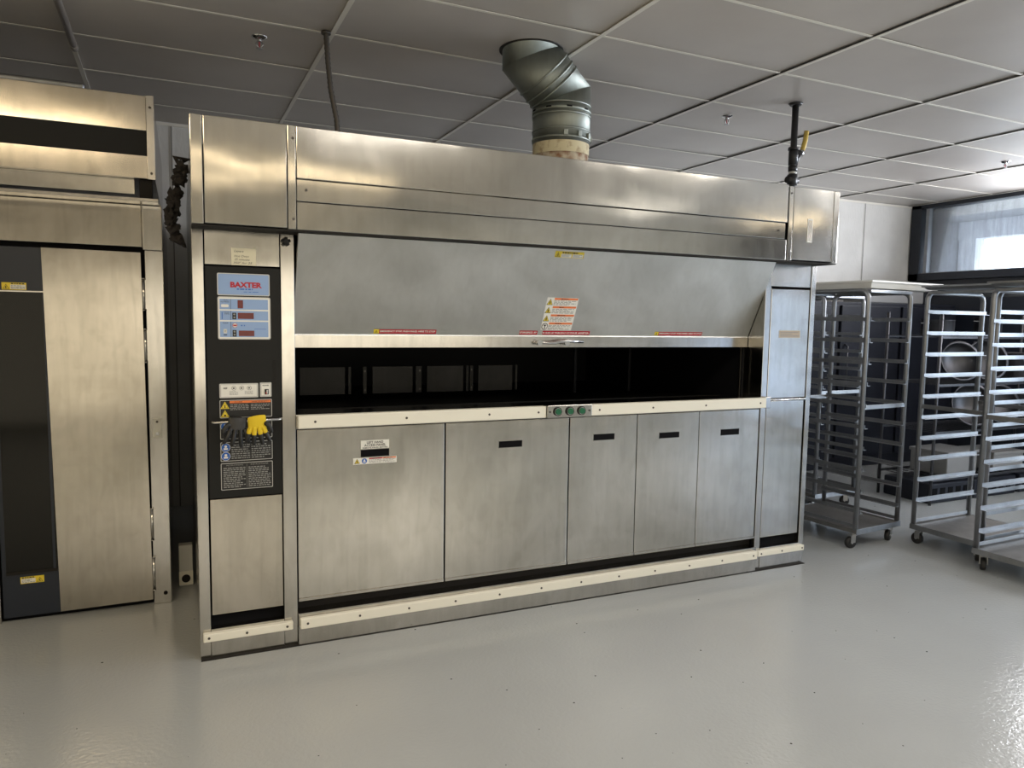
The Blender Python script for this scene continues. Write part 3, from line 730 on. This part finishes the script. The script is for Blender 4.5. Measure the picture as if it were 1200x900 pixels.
# vertical section, mitred elbows: planes cut by moving ring points
def mitred(name, p0, p1, n0, n1, r, m='galv'):
    """cylinder between p0 and p1 along its axis, ends cut by planes with normals n0, n1"""
    b = MB(); i = b.mi(m); p0, p1 = Vector(p0), Vector(p1); ax = (p1-p0).normalized()
    q = ax.to_track_quat('Z','Y').to_matrix(); seg = 48; A, B = [], []
    for k in range(seg):
        o = q @ Vector((r*math.cos(2*PI*k/seg), r*math.sin(2*PI*k/seg), 0))
        for P, nrm, lst in ((p0, Vector(n0), A), (p1, Vector(n1), B)):
            t = -(o.dot(nrm))/(ax.dot(nrm)); lst.append(b.bm.verts.new(P+o+ax*t))
    for k in range(seg):
        f = b.bm.faces.new((A[k], A[(k+1)%seg], B[(k+1)%seg], B[k])); f.smooth = True
    b.bm.faces.new(A[::-1]); b.bm.faces.new(B)
    return b.build(name, duct)
up = Vector((0,0,1)); d45 = Vector((-.72,0,.69)).normalized()
m1 = (up+d45).normalized()
c0 = Vector((0,0,Z(2.709))); c1 = c0 + Vector((-.187,0,.178))
mitred('riser', (0,0,Z(2.455)), c0, up, m1, DR)
el = mitred('elbow', c0, c1, m1, m1, DR-.001)
mitred('upper_riser', c1, c1+Vector((0,0,.25)), m1, up, DR-.001)
def ring(name, c, ax, r, w, m='galv', parent=duct):
    b = MB(); c = Vector(c); ax = Vector(ax).normalized()
    b.cyl(c-ax*w/2, c+ax*w/2, r, m=m, seg=48); return b.build(name, parent)
for z, w_ in ((2.475,.014),(2.52,.010),(2.60,.012),(2.625,.022),(2.655,.010)): ring('crimp_ring', (0,0,Z(z)), up, DR+.004, w_)
mid = (c0+c1)/2
for t in (-.055, -.02, .03): ring('crimp_ring', mid + d45*t, d45, DR+.004, .010)
ring('seam_ring', c0, m1, DR+.0, .004)
for k in range(9):
    a = 2*PI*k/9+.3; b = MB(); b.box(DR+.0035, DR+.005, -.015, .015, Z(2.623), Z(2.631), 'gap', mtx=Matrix.Rotation(a,4,'Z')); b.build('clamp_slot', duct)
for k in range(5):
    a = -1.9+.5*k; b = MB(); b.box(DR+.001, DR+.012, -.012, .012, Z(2.475), Z(2.505), 'galv', bev=.002, mtx=Matrix.Rotation(a,4,'Z')); b.build('clamp_latch', duct)
b = MB(); b.bm.free(); b.bm = bmesh.new(); i = b.mi('tee_d')
rgo = [b.bm.verts.new((DX-.187+.172*math.cos(2*PI*k/48), DY+.004+.170*math.sin(2*PI*k/48), CEIL-.0005)) for k in range(48)]
rgi = [b.bm.verts.new((DX-.187+.172*math.cos(2*PI*k/48), DY+.004+.170*math.sin(2*PI*k/48), CEIL+.03)) for k in range(48)]
f = b.bm.faces.new(rgo)  # flat black disc painted as the dark of the duct hole
for k in range(48): b.bm.faces.new((rgo[k], rgo[(k+1)%48], rgi[(k+1)%48], rgi[k]))
struct(b.build('trim_3'))

# gas pipe from the ceiling
gp = empty('gas_pipe', (3.622,.36,2.204)); tag(gp, 'black iron gas pipe dropping from the ceiling to the oven roof', 'pipe')
b = MB(); b.cyl((0,0,0),(0,0,.722), .021, m='blackpipe', seg=20); b.build('pipe', gp)
b = MB(); b.cyl((0,0,.708),(0,0,.722), .034, .046, 'blackpipe', 24); b.build('ceiling_flange', gp)
b = MB(); b.cyl((0,0,.33),(0,0,.44), .030, m='blackpipe', seg=20); b.cyl((0,0,.33),(.06,0,.42), .020, m='blackpipe', seg=16); b.cyl((-.002,0,.425),(0,0,.44), .034, m='blackpipe', seg=20); b.build('tee_fitting', gp)
b = MB(); b.cyl((0,0,.20),(0,0,.27), .032, m='blackpipe', seg=8); b.cyl((-.045,0,.235),(.045,0,.235), .022, m='blackpipe', seg=12); b.cyl((0,0,.29),(0,0,.325), .029, m='blackpipe', seg=8); b.build('shutoff_valve', gp)
b = MB(); b.cyl((0,0,.275),(0,0,.288), .026, m='plate', seg=16); b.cyl((.058,0,.40),(.072,0,.43), .018, m='chrome', seg=12); b.build('union_ring', gp)
b = MB(); b.tube([(.070,0,.425),(.085,0,.455),(.098,0,.50),(.105,0,.56)], .016, 'brass', 10)
b.build('valve_lever', gp)
# conduit
b = MB()
pts = []
cz = [(0,0,0),(.008,0,-.14),(.022,0,-.28),(.050,0,-.42),(.062,0,-.56),(.060,0,-.722)]
for k in range(len(cz)-1):
    for t in range(12):
        f_ = t/12; pts.append(tuple(Vector(cz[k]).lerp(Vector(cz[k+1]), f_)))
pts.append(cz[-1])
b.tube(pts, [.0125+.0018*(k % 2) for k in range(len(pts))], 'conduit', 12)
b.cyl((0,0,0),(0,0,-.012), .024, m='conduit', seg=16)
o = b.build('flexible_conduit', None, (.650,.525,CEIL)); tag(o, 'thin dark ribbed conduit hanging from the ceiling behind the oven hood', 'conduit')
b = MB(); b.tube([(0,0,0),(0,-4,0)], .017, 'tube', 14); b.cyl((0,0,0),(0,-.06,0), .019, m='tube', seg=14)
o = b.build('ceiling_tube', None, (-.533,1.30,CEIL-.022)); tag(o, 'long painted tube running along the ceiling above the left cabinet', 'tube'); o.rotation_euler = (0,0,GYAW)
# sprinklers
def sprinkler(x, y, label):
    t = empty('fire_sprinkler', (x, y, CEIL)); tag(t, label, 'sprinkler', 'ceiling sprinklers')
    b = MB(); b.lathe([(.003,.012),(.040,.011),(.042,.006),(.030,0),(.020,-.006),(.004,-.006)], 0, 0, 0, 'chrome', 24); b.build('escutcheon', t)
    b = MB(); b.cyl((0,0,0),(0,0,-.018), .010, m='zinc', seg=14)
    b.tube([(-.010,0,-.016),(-.017,0,-.030),(-.003,0,-.050)], .0035, 'zinc', 8); b.tube([(.010,0,-.016),(.017,0,-.030),(.003,0,-.050)], .0035, 'zinc', 8)
    b.build('frame_arms', t)
    b = MB(); b.cyl((0,0,-.050),(0,0,-.053), .017, m='zinc', seg=14); b.cyl((0,0,-.018),(0,0,-.05), .003, m='red', seg=8); b.build('deflector', t)
sprinkler(.354,.771,'small sprinkler head on the dark ceiling above the left oven cabinet')
sprinkler(3.445,.813,'sprinkler head on the ceiling between flue duct and gas pipe')
sprinkler(6.50,.818,'sprinkler head on the bright ceiling near the clerestory window')

# ------------------------------------------------------------------ LEFT MACHINE (rack proofer)
PX, PY = -.12, .755
pr = empty('rack_proofer', (-1.1, PY, 0)); tag(pr, 'stainless steel roll-in cabinet with dark glass door, left of the oven', 'cabinet')
def PB(name, x0, x1, y0, y1, z0, z1, m='door_st', bev=.003, parent=None):
    b = MB(); b.box(x0+1.1, x1+1.1, y0-PY, y1-PY, z0, z1, m, bev=bev); return b.build(name, parent or pr)
PB('body', -2.6, -.128, .80, 2.5, .0, 2.05, 'frame_st')
PB('door_jamb', -.205, -.122, PY, .82, .0, 1.815, 'frame_st')
PB('header', -2.6, -.215, PY, .82, 1.83, 2.035, 'door_st'); PB('header_end', -.212, -.124, PY, .82, 1.817, 2.035, 'frame_st')
PB('door_jamb', -2.1, -.866, PY, .82, .0, 1.825, 'frame_st')
PB('inner_frame', -.866, -.205, .79, .82, 0.0, 1.83, 'gap', 0)
# door
dm = PB('door', -.858, -.615, PY+.006, .79, .022, 1.806, 'navy')
b = MB(); b.box(.262, .475, -.001, .005, .24, 1.595, 'glass_d'); b.box(.256, .481, -.003, .003, 1.594, 1.600, 'frame_st'); b.build('door_window', dm)
b = MB(); b.box(.456, .468, -.002, .004, .24, 1.59, 'navy'); b.box(.262,.474,-.006,.004,.236,.250,'toe'); b.build('window_gasket', dm)
sk = MB()
i = sk.mi('door_st')
xl0, xl1 = -.619+1.1, -.643+1.1       # bottom and top of the skin's left edge
vs = [(xl0,0,.028),(-.209+1.1,0,.030),(-.229+1.1+.006,0,1.802),(xl1,0,1.805)]
fr = [sk.bm.verts.new((x, -.006, z)) for x, y, z in vs]; bk = [sk.bm.verts.new((x, .02, z)) for x, y, z in vs]
sk.bm.faces.new(fr); sk.bm.faces.new(bk[::-1])
for k in range(4): sk.bm.faces.new((fr[k], fr[(k+1)%4], bk[(k+1)%4], bk[k]))
skin_o = sk.build('steel_door_skin', dm)
for za, zb in ((1.52,1.673),(1.26,1.423),(.346,.507),(.084,.252)):
    b = MB(); xm = -.214+1.1 + (1.6-za)*.008
    b.cyl((xm,-.010,za),(xm,-.010,zb), .007, m='chrome', seg=12); b.box(xm-.004, xm+.022, -.004, .001, za+.004, zb-.004, 'frame_st')
    b.cyl((xm,-.010,za-.004),(xm,-.010,za), .009, m='chrome', seg=12); b.cyl((xm,-.010,zb),(xm,-.010,zb+.004), .009, m='chrome', seg=12)
    b.build('hinge', pr)
b = MB(); b.box(-.190+1.1, -.148+1.1, -.006, .001, .872, .972, 'plate', bev=.002); b.cyl((-.169+1.1,-.012,.955),(-.169+1.1,-.004,.955), .006, m='screw', seg=12); b.cyl((-.169+1.1,-.014,.895),(-.169+1.1,-.004,.895), .009, m='chrome', seg=12); b.build('latch_plate', pr)
b = MB(); b.cyl((-.150+1.1,-.004,.055),(-.150+1.1,.001,.055), .010, m='gap', seg=14); b.build('plug_hole', pr)
def ylabel(x, z, flip):
    s = Sticker(); s.rect(0,0,.098,.034,'yellow',0); s.rect(.034 if not flip else .003,.003,.095 if not flip else .062,.024,'white',1)
    s.greek(.037 if not flip else .006,.004,.092 if not flip else .059,.022,3,'greyink',2,.5,3,.01); s.greek(.037 if not flip else .006,.026,.092 if not flip else .059,.032,1,'black',1,.9,4,.012)
    s.warn(.017 if not flip else .080,.014,.013,1); s.build('warning_label', dm, wall_map(x+1.1, .004 if not flip else .004, z))
ylabel(-.806, 1.603, False); ylabel(-.783, .186, True)
# the fan hood above
HX0, HX1, HY = -2.6, -.176, .60
hh = PB('hood_casing', -2.6, -.145, HY+.004, 2.3, 2.144, 2.515, 'frame_st', 0)
PB('hood_face', HX0, HX1, HY, HY+.02, 2.362, 2.522, 'door_st', .002); PB('hood_face', HX0, HX1, HY, HY+.02, 2.140, 2.246, 'door_st', .002)
PB('hood_slot', HX0, HX1, HY+.003, HY+.02, 2.246, 2.362, 'ctrl', 0)
PB('hood_trim', -.176, -.142, HY-.006, HY+.02, 2.136, 2.526, 'frame_st', .002)
b = MB()
for z in (2.165, 2.47): b.cyl((-.159+1.1,HY-PY-.009,z),(-.159+1.1,HY-PY-.004,z), .006, m='screw', seg=12)
b.build('trim_screws', pr)
PB('recessed_band', HX0, -.235, HY+.035, HY+.06, 2.068, 2.142, 'steel', .002)
PB('drip_ledge', HX0, -.134, HY+.02, .80, 2.036, 2.052, 'frame_st', .002)
PB('hood_bracket', -.215, -.16, HY+.04, .78, 2.05, 2.14, 'toe', .002)
b = MB(); b.box(-1.5, 0, -.22, .22, 0, .030, 'alu', bev=.012, seg=3); b.box(-1.48, -.02, -.20, .20, .026, .0315, 'alu_old')
o = b.build('sheet_pan', None, (-.43, .86, 2.527)); tag(o, 'steel sheet pan lying on top of the left cabinet hood', 'pan')

# cables and lint hanging beside the oven hood
b = MB(); rn = random.Random(5)
for k in range(26):
    z = 2.13 - k*.0125; c = Vector((-.030-.042*math.sin(PI*(k/26)**1.8)**.8, .10+.01*(k % 3), z)); pts = []
    for t in range(6):
        pts.append(c + Vector((rn.uniform(-.026,.022), rn.uniform(-.03,.03), rn.uniform(-.03,.03))))
    b.tube(pts, [.009+.006*rn.random() for _ in pts], 'lint', 6)
o = b.build('cable_bundle', None); tag(o, 'greasy black bundle of cables hanging on the left side of the oven', 'cables')
# outlet box on the floor between the two machines
ob = empty('power_outlet', (-.052, .98, 0)); tag(ob, 'small power outlet box on the floor between cabinet and oven', 'outlet')
b = MB(); b.box(-.035,.035,0,.06,.0,.23,'plate',bev=.004); b.build('box', ob)
b = MB(); b.box(-.036,.036,-.006,0,.008,.085,'cream',bev=.003); b.cyl((0,-.012,.045),(0,-.005,.045), .022, m='toe', seg=18); b.build('cover', ob)

# ------------------------------------------------------------------ BAKERY RACKS
RW, RL, RH, DK = .49, .62, 1.725, .112
def make_rack(loc, rz, label, z0=1.53, L=RL, slides=10):
    t = empty('bakery_rack', (loc[0], loc[1], 0), rz); tag(t, label, 'rack', 'rolling bakery racks')
    hw, hl = RW/2, L/2
    b = MB(); b.box(-hw, hw, -hl, hl, DK, DK+.028, 'alu_old', bev=.003); b.box(-hw, hw, -hl-.004, -hl, DK-.006, DK+.03, 'alu', bev=.001); b.box(-hw, hw, hl, hl+.004, DK-.006, DK+.03, 'alu', bev=.001)
    b.build('deck', t)
    for sx in (-1, 1):
        x = sx*(hw-.014); r = .055; pts = [(x,-hl+.016,DK+.02),(x,-hl+.016,RH-r)]
        for k in range(1, 6): a = PI-k*PI/10; pts.append((x, -hl+.016+r+r*math.cos(a), RH-r+r*math.sin(a)))
        for k in range(0, 6): a = PI/2-k*PI/10; pts.append((x, hl-.016-r+r*math.cos(a), RH-r+r*math.sin(a)))
        pts.append((x, hl-.016, DK+.02))
        b = MB(); b.tube(pts, .0165, 'alu', 4 if False else 10); b.build('side_frame', t)
        for k in range(slides+1):
            z = z0-k*.1425
            if z < DK+.06: break
            xi = sx*(hw-.031)
            b = MB(); b.box(min(xi-.002,xi+.002), max(xi-.002,xi+.002), -hl, hl, z-.001, z+.023, 'alu'); b.box(min(xi, xi-sx*.030), max(xi, xi-sx*.030), -hl, hl, z-.002, z+.001, 'alu')
            b.build('slide', t)
    for sx in (-1, 1):
        xi = sx*(hw-.014); b = MB(); b.box(xi-.004, xi+.004, -hl+.02, hl-.02, .150, .172, 'alu', bev=.001); b.build('bottom_rail', t)
    b = MB(); b.box(-hw+.02, hw-.02, -hl+.004, -hl+.012, .945, .973, 'alu', bev=.001); b.build('crossbar', t)
    b = MB(); b.box(-hw+.02, hw-.02, hl-.012, hl-.004, .945, .973, 'alu', bev=.001); b.build('crossbar', t)
    for sy in (-1, 1):
        y = sy*(hl-.016); b = MB(); b.box(-hw+.02, hw-.02, y-.012, y+.012, RH-.012, RH+.008, 'alu', bev=.002); b.build('top_bar', t)
    for sx in (-1,1):
        for sy in (-1,1):
            cx, cy = sx*(hw-.045), sy*(hl-.05); a = random.uniform(-1,1)
            c = empty('caster', (cx, cy, 0), a); c.parent = t
            b = MB(); b.box(-.03,.03,-.03,.03,DK-.006,DK,'zinc',bev=.001); b.cyl((0,0,DK-.022),(0,0,DK-.006), .020, m='zinc', seg=16)
            b.box(-.028,.006,-.021,-.018,.040,DK-.02,'zinc'); b.box(-.028,.006,.018,.021,.040,DK-.02,'zinc'); b.box(-.02,.012,-.022,.022,DK-.024,DK-.018,'zinc'); b.build('fork', c)
            b = MB(); b.lathe([(.008,-.015),(.034,-.015),(.0385,-.010),(.0385,.010),(.034,.015),(.008,.015)], -.018, 0, .0385, 'rubber', 24, 'Y'); b.cyl((-.018,-.024,.0385),(-.018,.024,.0385), .006, m='zinc', seg=10); b.build('wheel', c)
    return t
def place(corner, yaw, du, dv): # corner + rotated offset
    c, s = math.cos(yaw), math.sin(yaw); return (corner[0]+c*du-s*dv, corner[1]+s*du+c*dv)
y1 = math.radians(6)
r1 = place((4.02,.045), y1, RW/2, RL/2); make_rack(r1, y1, 'rolling bakery rack beside the oven, carrying the white lid on top')
y2 = math.radians(2)
r2 = place((4.52,.03), y2, RL/2+.01, -RW/2); make_rack(r2, y2-PI/2, 'rolling bakery rack in the middle, seen sideways behind the front rack', 1.585, RL+.02)
r3 = place((4.39,-.495), y2, RL/2+.01, -RW/2); make_rack(r3, y2-PI/2, 'bright rolling bakery rack nearest the camera at the right edge', 1.525, RL+.02)
r4 = (4.78, 1.22); make_rack(r4, math.radians(3), 'rolling bakery rack behind the rack next to the oven', 1.56)
r5 = (4.12, 1.35); make_rack(r5, math.radians(-2), 'rolling bakery rack in the dark corner behind the oven end', 1.50)
# lid on the first rack, pans on the others
def lid(loc, rz, w, l, h, m, name, label, cat):
    b = MB(); bm_ = b.bm; i = b.mi(m)
    def loop(a, c, z): return [bm_.verts.new(p) for p in ((-a,-c,z),(a,-c,z),(a,c,z),(-a,c,z))]
    R = [loop(w/2+.012, l/2+.012, h), loop(w/2+.012, l/2+.012, h-.012), loop(w/2, l/2, h-.014), loop(w/2-.015, l/2-.015, 0)]
    for k in range(3):
        for j in range(4): bm_.faces.new((R[k][j], R[k][(j+1)%4], R[k+1][(j+1)%4], R[k+1][j]))
    bm_.faces.new(R[3]); Ri = [loop(w/2+.006, l/2+.006, h), loop(w/2-.02, l/2-.02, .004)]
    for j in range(4): bm_.faces.new((R[0][j], R[0][(j+1)%4], Ri[0][(j+1)%4], Ri[0][j])); bm_.faces.new((Ri[0][j], Ri[0][(j+1)%4], Ri[1][(j+1)%4], Ri[1][j]))
    bm_.faces.new(Ri[1])
    o = b.build(name, None, loc); o.rotation_euler = (0,0,rz); tag(o, label, cat); return o
lid((4.40, .40, RH+.018), math.radians(5), .76, .62, .050, 'lid', 'plastic_tray', 'white plastic tray lying on the rack next to the oven', 'tray')
lid((r2[0]+.0, r2[1], RH+.018), y2, .66, .49, .028, 'alu', 'sheet_pan', 'flat sheet pan on top of the middle bakery rack', 'pan')
lid((r3[0]+.0, r3[1], RH+.018), y2, .66, .49, .030, 'alu', 'sheet_pan', 'flat sheet pan on top of the bakery rack at the right edge', 'pan')

# ------------------------------------------------------------------ clutter in the dark corner
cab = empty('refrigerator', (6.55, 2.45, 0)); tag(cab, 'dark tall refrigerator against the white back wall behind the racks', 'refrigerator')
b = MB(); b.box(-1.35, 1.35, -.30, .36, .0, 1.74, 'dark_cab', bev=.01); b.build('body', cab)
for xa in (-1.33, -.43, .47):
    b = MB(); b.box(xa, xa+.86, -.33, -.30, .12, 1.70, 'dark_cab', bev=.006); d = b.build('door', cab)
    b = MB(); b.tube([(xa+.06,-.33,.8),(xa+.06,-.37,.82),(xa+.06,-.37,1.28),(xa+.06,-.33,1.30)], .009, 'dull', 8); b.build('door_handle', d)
# shelf with bowls
shelf = empty('wire_shelf', (6.6, .95, 0)); tag(shelf, 'wire shelving holding bowls and pots behind the racks', 'shelf')
SW, SD = 1.9, .50
for z in (.22, .62, 1.02, 1.42):
    b = MB(); b.box(-SW/2, SW/2, -SD/2, -SD/2+.012, z-.02, z, 'dull'); b.box(-SW/2, SW/2, SD/2-.012, SD/2, z-.02, z, 'dull')
    for k in range(24): x = -SW/2+k*SW/23; b.box(x-.002, x+.002, -SD/2, SD/2, z-.006, z, 'dull')
    b.build('wire_deck', shelf)
for sx in (-1,1):
    for sy in (-1,1): b = MB(); b.cyl((sx*SW/2, sy*SD/2, 0),(sx*SW/2, sy*SD/2, 1.62), .013, m='dull', seg=12); b.build('post', shelf)
def bowl(loc, r, tilt, label):
    b = MB(); prof = [(r*math.sin(a), -r*.72*math.cos(a)) for a in [k*PI/2/8 for k in range(9)]]; prof += [(r*1.05, .004), (r*.97, .0)] + [(r*.96*math.sin(a), -r*.68*math.cos(a)) for a in [k*PI/2/8 for k in range(8,-1,-1)]]
    b.lathe(prof, 0,0,0, 'dull', 28, 'Z', Matrix.Rotation(tilt[0],4,'X') @ Matrix.Rotation(tilt[1],4,'Y'))
    o = b.build('mixing_bowl', None, loc); tag(o, label, 'bowl', 'mixing bowls on the shelf'); return o
bowl((6.10,.82,1.205), .17, (1.25,-.4), 'steel mixing bowl standing tilted on the upper wire shelf, left')
bowl((6.50,.85,1.212), .18, (1.30,-.4), 'steel mixing bowl standing tilted on the upper wire shelf, middle')
bowl((6.30,.82,.818), .185, (1.25,-.4), 'large steel mixing bowl on the second wire shelf, left')
bowl((6.75,.85,.806), .175, (1.30,-.3), 'steel mixing bowl on the second wire shelf, right')
def pot(loc, r, h, m, label):
    t = empty('stock_pot', loc); tag(t, label, 'pot', 'pots on the shelf')
    b = MB(); b.lathe([(.001,0),(r*.96,0),(r,.01),(r,h),(r+.008,h+.004),(r-.006,h),(r-.006,.008),(.001,.008)], 0,0,0, m, 28); b.build('body', t)
    for s_ in (-1,1): b = MB(); b.tube([(s_*r,-.03,h*.8),(s_*(r+.035),-.03,h*.8),(s_*(r+.035),.03,h*.8),(s_*r,.03,h*.8)], .005, 'chrome', 8); b.build('handle', t)
pot((7.1,.95,1.022), .15, .24, 'dull', 'steel stock pot on the upper wire shelf')
pot((5.95,.95,1.422), .13, .13, 'dull', 'low steel pot on the top wire shelf, left end')
pot((6.55,.90,1.422), .11, .16, 'dull', 'narrow pot on the top wire shelf, middle')
pot((7.2,.95,.622), .16, .26, 'dull', 'tall stock pot on the second wire shelf, right end')
def bin_(loc, rz, w, l, h, label):
    b = MB(); b.box(-w/2,w/2,-l/2,l/2,0,h,'bin',bev=.01,seg=3); b.box(-w/2-.01,w/2+.01,-l/2-.01,l/2+.01,h-.02,h+.006,'bin',bev=.004)
    o = b.build('storage_bin', None, loc); o.rotation_euler = (0,0,rz); tag(o, label, 'bin', 'white bins behind the racks')
bin_((6.1,.92,.222), .05, .42, .34, .20, 'white plastic bin on the lowest wire shelf, left')
bin_((6.75,.92,.222), -.04, .40, .34, .16, 'white plastic bin on the lowest wire shelf, right')
bin_((5.6,2.36,1.741), .02, .60, .36, .13, 'white carton on top of the dark refrigerator, left')
bin_((7.0,2.36,1.741), -.02, .80, .36, .15, 'white carton on top of the dark refrigerator, right')

for k, (x, w_) in enumerate(((5.95,.55),(6.55,.58),(7.2,.60))):  # dark boxes added to cover the bright floor behind the racks
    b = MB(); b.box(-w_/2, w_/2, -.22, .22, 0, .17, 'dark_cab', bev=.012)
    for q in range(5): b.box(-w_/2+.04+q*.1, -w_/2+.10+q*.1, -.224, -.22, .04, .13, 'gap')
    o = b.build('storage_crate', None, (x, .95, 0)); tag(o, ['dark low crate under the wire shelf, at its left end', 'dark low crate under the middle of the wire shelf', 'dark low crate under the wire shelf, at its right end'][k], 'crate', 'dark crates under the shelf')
